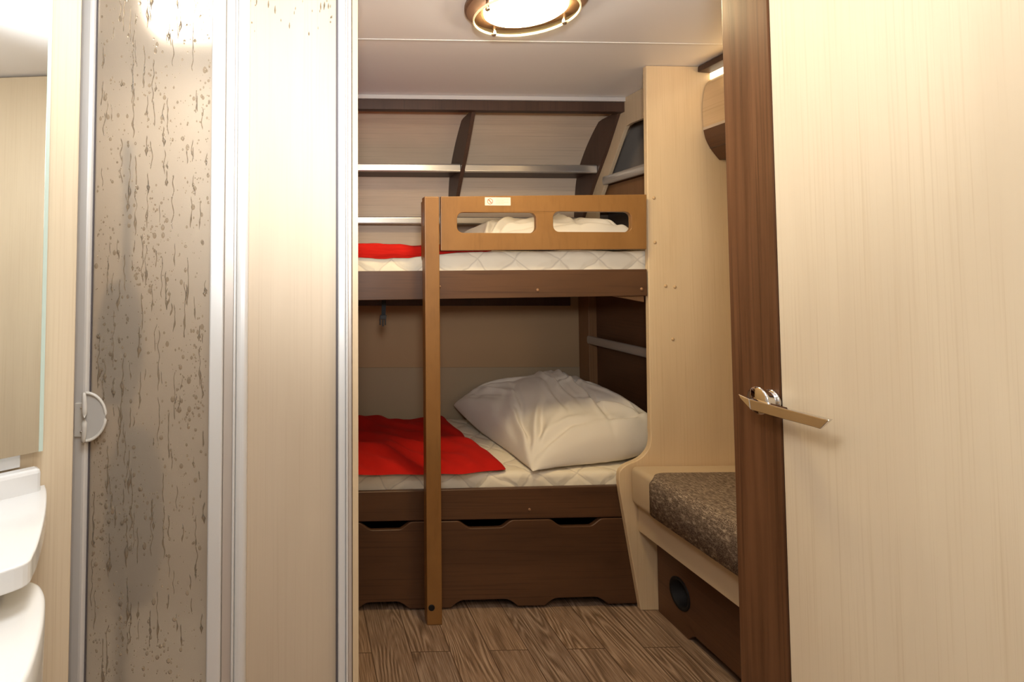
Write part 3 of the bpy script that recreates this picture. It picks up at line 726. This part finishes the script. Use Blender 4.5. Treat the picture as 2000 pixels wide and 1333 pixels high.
CREASES = [(0.02, 0.03, 0.45, 0.18, .010), (0.03, 0.05, 0.35, 0.34, .009), (0.05, 0.02, 0.12, 0.5, .008), (0.10, 0.62, 0.95, 0.80, .012), (0.30, 0.55, 0.97, 0.66, .010),
           (0.05, 0.90, 0.55, 0.78, .013), (0.02, 0.97, 0.30, 0.62, .011), (0.08, 0.99, 0.10, 0.60, .010), (0.97, 0.05, 0.60, 0.22, .009), (0.98, 0.02, 0.75, 0.45, .008),
           (0.25, 0.12, 0.75, 0.36, .006), (0.2, 0.4, 0.7, 0.55, .006), (0.55, 0.95, 0.6, 0.6, .008)]
def pillow(name, c, H, Hb, zmin, label, seed, ymax=2.90, xmax=XS-0.012, zmaxs=None, fold=1.0):
    """c = four corners (front, left, back, right); two sheets meeting in a seam"""
    c = [Vector(p) for p in c]; nu = nv = 84
    bm = bmesh.new(); sheets = []
    def base(u, v):
        return c[0]*(1-u)*(1-v)+c[1]*u*(1-v)+c[2]*u*v+c[3]*(1-u)*v
    ctr = base(.5, .5)
    def pos(u, v, s):
        p = base(u, v)
        # edges bow inward between the corners
        eu, ev = 2*u-1, 2*v-1
        inw = 0.07*((1-ev*ev)*eu**4+(1-eu*eu)*ev**4)
        p = p+(ctr-p)*inw
        fu, fv = max(0, 1-abs(eu)**2.6), max(0, 1-abs(ev)**2.6)
        puff = (fu*fv)**0.42
        # creases that run from the corners and along the seams
        w1 = noise.noise(Vector((u*3.2+seed, v*3.2, 0.3)))
        ang = math.atan2(v-0.0, u-0.0)
        rad = math.hypot(u, v)
        cr = 0.0
        for (cu, cv2, ph) in ((0, 0, 1), (1, 0, 2), (1, 1, 3), (0, 1, 4)):
            du, dv = u-cu, v-cv2; rr = math.hypot(du, dv)+1e-4; aa = math.atan2(abs(dv), abs(du))
            cr += math.sin(aa*19+ph*1.7+2.2*noise.noise(Vector((rr*4, ph*3.1+seed, 0))))*math.exp(-((rr-0.22)/0.20)**2)
        cr2 = noise.noise(Vector(((u+v)*3.0+seed*2, (u-v)*11, 1.5)))
        z = s*(H if s > 0 else Hb)*puff
        if s > 0:
            z += fold*puff*(0.020*w1+0.009*cr+0.010*cr2*(0.4+0.6*(1-fu*fv)))
        if s > 0:
            for (ax_, ay_, bx_, by_, am) in CREASES:
                dx, dy = bx_-ax_, by_-ay_; t = max(0, min(1, ((u-ax_)*dx+(v-ay_)*dy)/(dx*dx+dy*dy)))
                wob = 0.025*noise.noise(Vector((u*6+seed, v*6, am*500)))
                dd = (u-ax_-t*dx)*dy-(v-ay_-t*dy)*dx; dd = dd/math.hypot(dx, dy)+wob
                ds = math.hypot(u-ax_-t*dx, v-ay_-t*dy)
                fall = math.exp(-(ds/0.10)**2)*math.sin(math.pi*min(1, max(0, t))*0.9+0.15)
                z += 1.9*am*fold*fall*(-math.exp(-(dd/0.016)**2)+0.8*math.exp(-((dd-0.035)/0.022)**2))
        p = p+Vector((0, 0, z))
        p.z = max(p.z, zmin+0.002*abs(noise.noise(Vector((u*9, v*9, 0)))))
        p.y = min(p.y, ymax); p.x = min(p.x, xmax); p.y = max(p.y, DY+0.012)
        return p
    top = [[bm.verts.new(pos(i/nu, j/nv, 1)) for j in range(nv+1)] for i in range(nu+1)]
    bot = [[(top[i][j] if i in (0, nu) or j in (0, nv) else bm.verts.new(pos(i/nu, j/nv, -1))) for j in range(nv+1)] for i in range(nu+1)]
    for g_, fl in ((top, 0), (bot, 1)):
        for i in range(nu):
            for j in range(nv):
                f = (g_[i][j], g_[i+1][j], g_[i+1][j+1], g_[i][j+1])
                bm.faces.new(f if not fl else f[::-1])
    o = link(name, bm, 'linen', None, smooth=True)
    s = o.modifiers.new('subdivision', 'SUBSURF'); s.levels = 1; s.render_levels = 1
    return tag(o, label, 'pillow')
z0 = LMT+0.009
pillow('pillow', [PY(1040, 930, 2.10), (0.755, 2.86, 0.55), (1.36, 2.885, 0.64), (1.45, 2.20, 0.56)], 0.15, 0.10, z0, 'large rumpled white pillow on the lower bunk', 2.0)
z1 = UMT+0.009
pillow('pillow', [(0.70, 2.18, UMT+0.02), (0.72, 2.78, UMT+0.06), (1.36, 2.80, UMT+0.06), (1.37, 2.2, UMT+0.05)], 0.11, 0.08, z1, 'white pillow behind the guard rail on the upper bunk', 5.0)

# lower blanket: lies on the mattress, free right edge
def blanket_low(u, v):
    # u: left -> right, v: front -> back
    pts = [(PZ(985, 908, LMT+0.02)), PZ(960, 885, LMT+0.02), PZ(920, 862, LMT+0.02), PZ(893, 832, LMT+0.02), PZ(872, 815, LMT+0.02), PZ(865, 811, LMT+0.02)]
    k = v*(len(pts)-1); i = min(int(k), len(pts)-2); e = pts[i].lerp(pts[i+1], k-i)
    x = -0.45+(e.x+0.45)*u
    yf = 2.085+0.045*max(0, u-0.85)/0.15
    y = yf+(2.86-yf)*v
    x += 0.006*math.sin(v*20)*u
    edge = min(1, min(v/0.05, (1-v)/0.05, (1-u)/0.03))
    edge = max(0, edge)**0.5
    h = 0.022*edge+0.022*edge*noise.noise(Vector((x*5, y*6, 0)))+0.020*edge*noise.noise(Vector((x*13+y*9, y*5-x*3, 4)))
    return Vector((x, y+0.003*math.sin(x*40), LMT+0.008+max(0, h)))
b1 = patch('blanket', blanket_low, 110, 60, 'red', 'red fleece blanket spread on the lower bunk', 'blanket', 0.0, 1)
def blanket_up(u, v):
    # v: 0 lower front edge -> 0.35 top front -> 1 back
    x = -0.5+(0.70+0.5)*u
    tp = 1.0-0.75*max(0, min(1, (x-0.40)/0.30))
    ht = UMT+0.006+(0.019*tp)*(1+0.5*noise.noise(Vector((x*6, 0, 2))))
    drop = 0.030*max(0.0, min(1, (0.66-x)/0.35))*(1+0.25*noise.noise(Vector((x*9, 3, 2))))
    prof = [(DY+0.021, UMT-drop), (DY+0.017, UMT-drop*0.4), (DY+0.020, UMT+0.010*tp+0.003), (DY+0.038, ht), (DY+0.12, ht+0.004), (DY+0.3, ht-0.004), (DY+0.60, UMT+0.012)]
    k = v*(len(prof)-1); i = min(int(k), len(prof)-2); t = k-i
    y = prof[i][0]+(prof[i+1][0]-prof[i][0])*t; z = prof[i][1]+(prof[i+1][1]-prof[i][1])*t
    n = noise.noise(Vector((x*11, v*5, 7)))*0.009+noise.noise(Vector((x*26+v*20, v*12, 3)))*0.005
    return Vector((x, y-abs(n)*0.6, z+n*0.8))
patch('blanket', blanket_up, 120, 36, 'red', 'red fleece blanket folded at the front of the upper bunk', 'blanket', 0.0, 1)

# ------------------------------------------------------------------ strap under the upper bunk
sp = PY(748, 592, 2.30)
stp = thing('strap', 'black webbing strap with plastic buckle hanging under the upper bunk', 'strap', (sp.x, 2.30, 1.10))
def s_(x, y): return PY(x, y, 2.30)
bm = bmesh.new()
pl = [(745, 753.5, 560), (745.5, 754, 590), (745, 753, 617)]
zt_ = 1.127
pts = [(s_(a, y).x, s_(b, y).x, s_(a, y).z) for a, b, y in pl]; pts[0] = (pts[0][0], pts[0][1], zt_)
bm = prism([[(p[0], p[2]) for p in pts]+[(p[1], p[2]) for p in reversed(pts)]], 'Y', 2.299, 2.3015)
link('webbing', bm, 'black', stp)
bm = quadY((742.5, 616), (755, 616), (754.5, 624), (742, 624), 2.295, 2.305)
for a, b in ((741.5, 744), (746.5, 749.5), (751.5, 754)):
    e = 638 if a == 746.5 else 635.5
    m_ = quadY((a, 623), (b, 623), (b, e), (a, e), 2.297, 2.303); me_ = bpy.data.meshes.new('t'); m_.to_mesh(me_); bm.from_mesh(me_); m_.free(); bpy.data.meshes.remove(me_)
link('buckle', bm, plain('buckle_plastic', (0.02, 0.02, 0.022), 0.25), stp, bevel=0.0008)

# ------------------------------------------------------------------ shower front
SY = 1.20
def sx(x): return PY(x, 666, SY).x
sd = thing('shower_door', 'sliding shower door with drop-covered frosted panel, plain beige panel and aluminium profiles', 'shower door', (0, SY, 0))
def vprof(name, xa, xb, y0, y1, mat, r=0.002, z0=0.0, z1=CEIL-0.002, parent=None, label=None):
    o = link(name, prism([rrect(xa, xb, y0, y1, min(r, (xb-xa)*0.45, (y1-y0)*0.45), 4)], 'Z', z0, z1), mat, parent or sd, smooth=False)
    if label: o['label'] = label
    return o
# left post
vprof('profile', sx(146), sx(178), SY-0.012, SY+0.02, 'alu', 0.010)
vprof('seal', sx(177.5), sx(180), SY-0.004, SY+0.006, 'seal', 0.001)
# wet panel
wp = link('frosted_panel', box(sx(177), sx(414), SY, SY+0.004, 0.0, CEIL-0.003), 'frost', sd)
# middle group of profiles
vprof('profile', sx(410), sx(437), SY-0.014, SY+0.016, 'alu', 0.004)
vprof('profile', sx(437.5), sx(456), SY-0.004, SY+0.02, 'aluwarm', 0.002)
vprof('profile', sx(456.5), sx(461), SY-0.012, SY+0.02, 'alu', 0.002)
vprof('profile', sx(461), sx(484), SY-0.008, SY+0.022, 'alu', 0.010)
# plain panel
vprof('plain_panel', sx(482), sx(660), SY+0.010, SY+0.016, 'panel', 0.001)
vprof('seal', sx(656.5), sx(660), SY-0.001, SY+0.012, 'seal', 0.001)
vprof('profile', sx(660), sx(675), SY-0.004, SY+0.02, 'alu', 0.004)
vprof('profile', sx(675.3), sx(679), SY-0.010, SY+0.02, 'alu', 0.0015)
vprof('profile', sx(679.3), sx(687), SY-0.004, SY+0.02, 'aluwarm', 0.002)
# handle on the left post
hz0, hz1 = PY(175, 866, SY-0.03).z, PY(175, 768, SY-0.03).z
hd = link('handle', prism([rrect(sx(154), sx(175), PY(160, 850, SY).z, PY(160, 785, SY).z, 0.002, 3)], 'Y', SY-0.016, SY-0.010), 'handle_white', sd, bevel=0.001)
zc = (hz0+hz1)/2; hh = (hz1-hz0)/2
# bow = flat crescent standing out from the post
arc = []
for k in range(25):
    a = math.pi*(k/24)-math.pi/2
    arc.append(Vector((sx(176)+0.040*math.cos(a), SY-0.022+0.004*math.cos(a), zc+hh*0.97*math.sin(a))))
bm = tube(arc, 0.0032, 10)
st_ = [Vector((sx(176)-0.001+0.004*math.cos(math.pi*(k/16)-math.pi/2), SY-0.026-0.006*math.cos(math.pi*(k/16)-math.pi/2), zc+hh*0.97*math.sin(math.pi*(k/16)-math.pi/2))) for k in range(17)]
bm = tube(st_, [0.0032+0.0022*math.cos(math.pi*(k/16)-math.pi/2) for k in range(17)], 10, bm)
o = link('grip', bm, 'handle_white', None, smooth=True); o.parent = hd; o.location = -wloc(hd)
# recessed shell inside the bow
poly = [(v.x, v.z) for v in arc]
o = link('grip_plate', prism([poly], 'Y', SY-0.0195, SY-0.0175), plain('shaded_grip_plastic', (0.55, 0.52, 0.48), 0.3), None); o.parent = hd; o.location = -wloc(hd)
for y in (796, 843):
    o = cap_button('screw', PY(159, y, SY-0.016), (0, -1, 0), 'chrome', None, 0.0024); o.parent = hd; o.location = -wloc(hd)

# water: domes and runs on the frosted sheet
def drop_mesh():
    random.seed(11); bm = bmesh.new(); s = 1/937.0
    def blob(x, z, w, h, d, y0, n=8, tail=0.0):
        # flattened dome with an outline that can taper upward
        rings = []
        for lev, (sc, dd) in enumerate(((1.0, 0.0), (0.86, 0.6), (0.5, 0.92))):
            ring = []
            for k in range(n):
                a = 2*math.pi*k/n; ex, ez = math.cos(a), math.sin(a)
                ww = w*(1-tail*max(0, ez))
                ring.append(bm.verts.new((x+ww*sc*ex, y0-d*dd, z+h*sc*ez)))
            rings.append(ring)
        for i in range(2):
            for k in range(n): bm.faces.new((rings[i][k], rings[i][(k+1) % n], rings[i+1][(k+1) % n], rings[i+1][k]))
        tp = bm.verts.new((x, y0-d, z))
        for k in range(n): bm.faces.new((rings[2][k], rings[2][(k+1) % n], tp))
    def run(x, z, L, w, y0, bulb):
        # wandering rivulet, half round, with swellings
        n = max(6, int(L/0.004)); pr = None; ph = random.uniform(0, 100)
        for i in range(n+1):
            t = i/n; zz = z-L*t
            xx = x+0.0022*noise.noise(Vector((ph, t*L*45, 0)))*2
            ww = w*(0.30+0.35*abs(noise.noise(Vector((ph, t*L*60, 5))))+bulb*math.exp(-((t-0.72)/0.10)**2))
            if i in (0, n): ww *= 0.15
            row = [bm.verts.new((xx-ww, y0, zz)), bm.verts.new((xx-ww*0.6, y0-ww*0.55, zz)), bm.verts.new((xx+ww*0.6, y0-ww*0.55, zz)), bm.verts.new((xx+ww, y0, zz))]
            if pr:
                for k in range(3): bm.faces.new((pr[k], pr[k+1], row[k+1], row[k]))
                bm.faces.new((pr[3], pr[0], row[0], row[3]))
            else: bm.faces.new(row)
            pr = row
        bm.faces.new(pr)
    xa, xb = sx(182), sx(408); y0 = SY-0.00005
    zb_, zt_ = 0.36, 1.80
    clus = [(random.uniform(xa, xb), random.uniform(zb_, zt_)) for _ in range(34)]
    for i in range(1700):
        if random.random() < 0.55:
            c = random.choice(clus); x = random.gauss(c[0], 0.016); z = random.gauss(c[1], 0.045)
        else: x, z = random.uniform(xa, xb), random.uniform(zb_, zt_)
        if not (xa+0.003 < x < xb-0.003): continue
        r = min(0.0048, 0.0008+random.expovariate(1/0.0009))
        blob(x, z, r*random.uniform(.8, 1), r*random.uniform(1, 1.7), r*0.42, y0, 8, random.uniform(0, .5))
    for i in range(190):
        x, z = random.uniform(xa+0.006, xb-0.006), random.uniform(zb_+0.1, zt_+0.03)
        L = random.choice([random.uniform(0.015, 0.05), random.uniform(0.04, 0.13)])
        run(x, z, L, random.uniform(0.0016, 0.0028), y0, random.choice([0, 0, 0.5, 1.3]))
    return bm
dr = link('water_drops', drop_mesh(), 'water', None, smooth=True); dr.parent = wp; dr.location = -wloc(wp); dr['kind'] = 'stuff'
dr['label'] = 'clear water drops and runs'
def drops_plain():
    random.seed(5); bm = bmesh.new()
    for i in range(26):
        x, z = PY(random.uniform(490, 655), random.uniform(2, 70)*random.uniform(.3, 1), SY).x, None
        p = PY(random.uniform(488, 655), 70*random.random()**1.6, SY+0.01)
        r = random.uniform(0.0008, 0.0022); L = random.uniform(1.2, 5)
        tube([p+Vector((0, 0, r*L)), p, p-Vector((0, 0, r*L*0.8))], [r*0.3, r, r*0.3], 7, bm)
    return bm
pp_ = [o for o in bpy.data.objects if o.name == 'plain_panel'][0]
dr2 = link('water_drops', drops_plain(), 'water', None, smooth=True); dr2.parent = pp_; dr2.location = -wloc(pp_); dr2['kind'] = 'stuff'

# shower cubicle behind: tray, walls, invented dark form
struct(link('wall_shower_back', box(-0.72, 0.10, 1.96, 1.98, 0, CEIL), 'shower_wall'))
struct(link('wall_shower_side', box(sx(688), sx(699), SY-0.006, 1.96, 0, CEIL), 'pale'))
struct(link('wall_shower_outer', box(-0.74, -0.72, 1.0, 1.98, 0, CEIL), 'shower_wall'))
tag(link('shower_tray', box(-0.72, sx(688), SY+0.03, 1.96, 0.0, 0.09), 'ceramic', None, bevel=0.01), 'shallow white shower tray behind the frosted door', 'shower tray')
rz = thing('dark_form', 'invented dark form blurred behind the wet frosted panel', 'dark form', (-0.42, 1.36, 0.3))  # invented solids that give the dark patches behind the wet panel
def bl(x, y, Y): return PY(x, y, Y)
p0 = bl(235, 670, 1.30)
link('upper_blob', lathe([(0, -0.14), (0.03, -0.13), (0.05, -0.05), (0.05, 0.05), (0.03, 0.13), (0, 0.14)], p0, (0, 0, 1), 24), 'form_dark', rz, smooth=True)
p1 = bl(262, 1000, 1.31)
link('lower_blob', lathe([(0, -0.20), (0.04, -0.19), (0.062, -0.1), (0.06, 0.08), (0.035, 0.17), (0, 0.19)], p1, (0, 0, 1), 24), 'form_dark', rz, smooth=True)
link('joining_rod', tube([(p0.x, 1.34, 0.09), (p0.x, 1.34, 1.50)], 0.011), 'form_dark', rz, smooth=True)

# ------------------------------------------------------------------ diagonal washroom wall, mirror, basin
dA = Vector((0.755, 0.656, 0)).normalized()
nA = Vector((dA.y, -dA.x, 0))        # faces the camera
O = Vector((-0.42, 0.95, 0))
def diag(name, t0, t1, d0, d1, z0, z1, mat, parent=None, bevel=0.0):
    """board along the diagonal: t along the wall, d out of the wall toward the room"""
    pts = [O+dA*t+nA*d for t, d in ((t0, d0), (t1, d0), (t1, d1), (t0, d1))]
    return link(name, prism([[(p.x, p.y) for p in pts]], 'Z', z0, z1), mat, parent, bevel=bevel)
def hit(x, y, off=0.0):
    """where the sight line of a photo point meets the diagonal plane"""
    d = ray(x, y); o = O+nA*off; k = (o-CP).dot(nA)/d.dot(nA); p = CP+d*k
    return (p-o).dot(dA), p.z
tR = hit(149, 600)[0]
struct(diag('wall_diagonal', -1.0, tR, -0.025, 0.0, 0, CEIL-0.001, 'door', bevel=0.003))
tM, _ = hit(92, 500, 0.02); zM = hit(79, 882, 0.02)[1]
mr = thing('wall_mirror', 'tall frameless mirror with pale green glass edge above the wash basin', 'mirror', tuple(O))
diag('mirror_glass', -0.8, tM-0.006, 0.008, 0.02, zM, CEIL-0.01, 'mirror', mr)
diag('glass_edge', tM-0.006, tM, 0.006, 0.0205, zM, CEIL-0.01, 'glassedge', mr)
diag('backing_board', -0.8, hit(38, 900, 0.004)[0], 0.001, 0.007, hit(38, 912, 0.004)[1], CEIL-0.02, 'offwhite', mr)
# basin
bs = thing('wash_basin', 'white moulded wash basin unit with raised back ledge under the mirror', 'wash basin', (-0.45, 0.75, 0.5))
def bz(x, y, z): p = PZ(x, y, z); return (p.x, p.y)
ZD = 0.862
e = hit(82, 914, 0.03); ledge_z = e[1]
tl = hit(80, 930, 0.03)[0]
diag('back_ledge', -0.6, tl, 0.0085, 0.034, ZD-0.01, ledge_z, 'ceramic', bs, bevel=0.006)
deck = [bz(88, 948, ZD), bz(91, 958, ZD), bz(91, 982, ZD), bz(87, 1012, ZD), bz(79, 1045, ZD), bz(67, 1078, ZD), bz(45, 1102, ZD), bz(-60, 1135, ZD)]
far = O+dA*hit(86, 945, 0.002)[0]+nA*0.0085; far2 = O-dA*0.6+nA*0.0085
deck2 = [(v.x, v.y) for v in smoothline([Vector((a, b, 0)) for a, b in deck], 5)]
poly = [(far.x, far.y)]+deck2+[(-0.75, 0.45), (far2.x, far2.y)]
link('deck', prism([poly], 'Z', ZD-0.028, ZD), 'ceramic', bs, bevel=0.006, seg=3)
ZB = 0.80
def taper(poly, z0, z1, sh, name, mat):
    bm = bmesh.new(); cx = sum(p[0] for p in poly)/len(poly); cy = sum(p[1] for p in poly)/len(poly)
    rings = []
    for z, s in ((z1, 1), (z1-0.035, 1.0), (z1-0.09, 0.97), (z1-0.18, 0.9), (z0, sh)):
        rings.append([bm.verts.new((cx+(p[0]-cx)*s, cy+(p[1]-cy)*s, z)) for p in poly])
    n = len(poly)
    for i in range(len(rings)-1):
        for k in range(n): bm.faces.new((rings[i][k], rings[i][(k+1) % n], rings[i+1][(k+1) % n], rings[i+1][k]))
    bm.faces.new(rings[0]); bm.faces.new(rings[-1])
    return link(name, bm, mat, bs, smooth=True, bevel=0.006, angle=60)
bowl = [bz(40, 1128, ZB), bz(66, 1135, ZB), bz(80, 1143, ZB), bz(88, 1160, ZB), bz(88, 1190, ZB), bz(83, 1225, ZB), bz(70, 1275, ZB), bz(50, 1325, ZB), bz(0, 1400, ZB)]
bw = [(v.x, v.y) for v in smoothline([Vector((a, b, 0)) for a, b in bowl], 4)]
taper(bw+[(-0.62, 0.40), (-0.70, 0.62)], 0.45, ZB, 0.75, 'bowl', 'ceramic')
link('pedestal', lathe([(0.11, 0.0), (0.10, 0.05), (0.09, 0.46), (0, 0.46)], (-0.5, 0.62, 0), (0, 0, 1), 32), 'ceramic', bs, smooth=True)

# ------------------------------------------------------------------ bathroom door on the right
DX = 0.81
seamY = PX(1524, 790, DX).y; edgeY = PX(1431, 790, DX).y
door = thing('door_1', '', '', (DX, seamY, 0)); del door['label']; del door['category']; struct(door)
ZT = CEIL-0.008
link('door_panel', box(DX, DX+0.03, -0.35, seamY-0.003, 0.01, ZT), 'door', door, bevel=0.002)
# walnut closing stile: flat with a rounded free edge
def stile():
    y1 = edgeY; r = 0.004
    pts = [(DX+0.002, seamY+0.0), (DX-0.001, seamY+0.0005)]
    pts += [(DX-0.001, y1-r)]
    for k in range(1, 7):
        a = math.pi/2*k/6; pts.append((DX-0.001+r*(1-math.cos(a)), y1-r+r*math.sin(a)))
    pts += [(DX+0.03, y1), (DX+0.03, seamY)]
    return prism([pts], 'Z', 0.01, ZT)
link('closing_stile', stile(), 'darkZ', door)
link('rubber_joint', box(DX+0.003, DX+0.028, seamY-0.003, seamY, 0.01, ZT), 'gap', door)
dz = PX(1522, 786, DX).z
hy = seamY+0.015
dh = link('door_handle', lathe([(0, 0.0), (0.019, 0.0), (0.019, 0.003), (0.0175, 0.005), (0, 0.005)], (DX-0.001, hy, dz), (-1, 0, 0), 40), 'chrome', door, smooth=True, bevel=0.0)
dh['label'] = 'chrome door handle'
nk = Vector((DX-0.005, hy, dz))
bm = lathe([(0.0, 0.0), (0.0165, 0.0), (0.0175, 0.006), (0.0205, 0.013), (0.0225, 0.018), (0.0235, 0.020), (0.0235, 0.022), (0.021, 0.0235), (0, 0.0245)], nk, (-1, 0, 0), 48)
o = link('neck', bm, 'chrome', None, smooth=True); o.parent = dh; o.location = -wloc(dh)
XL = DX-0.036
def lever():
    A = PX(1445, 775, XL-0.004); B = PX(1463, 783, XL); Cc = PX(1465, 800, XL)
    D1 = PX(1612, 822, XL); D2 = PX(1603, 839, XL)
    bm = bmesh.new(); th = 0.007
    rows = [ (PX(1463, 780, XL), PX(1466, 801, XL)), (PX(1500, 790, XL), PX(1500, 811, XL)), (PX(1540, 801, XL), PX(1540, 822, XL)), (PX(1580, 811.5, XL), PX(1578, 832, XL)), (PX(1619, 821.5, XL), PX(1602, 839, XL)) ]
    rings = []
    for t_, b2 in rows:
        rings.append([bm.verts.new(t_), bm.verts.new(b2), bm.verts.new(b2+Vector((th*0.5, 0, 0.001))), bm.verts.new(t_+Vector((th, 0, 0.0015)))])
    for i in range(len(rings)-1):
        for k in range(4): bm.faces.new((rings[i][k], rings[i][(k+1) % 4], rings[i+1][(k+1) % 4], rings[i+1][k]))
    bm.faces.new(rings[0]); bm.faces.new(rings[-1])
    # the small tail beyond the neck
    t0 = rows[0][0]; t1 = rows[0][1]; a0 = PX(1441, 770, XL-0.003); a1 = PX(1446, 779, XL-0.003)
    v = [bm.verts.new(p) for p in (t0, t1, t1+Vector((th, 0, 0)), t0+Vector((th, 0, 0)), a0, a1, a1+Vector((th*0.6, 0, 0)), a0+Vector((th*0.6, 0, 0)))]
    for f in ((0, 1, 2, 3), (4, 5, 6, 7), (0, 4, 5, 1), (1, 5, 6, 2), (2, 6, 7, 3), (3, 7, 4, 0)): bm.faces.new([v[i] for i in f])
    return bm
o = link('lever', lever(), 'chrome', None, bevel=0.001); o.parent = dh; o.location = -wloc(dh)
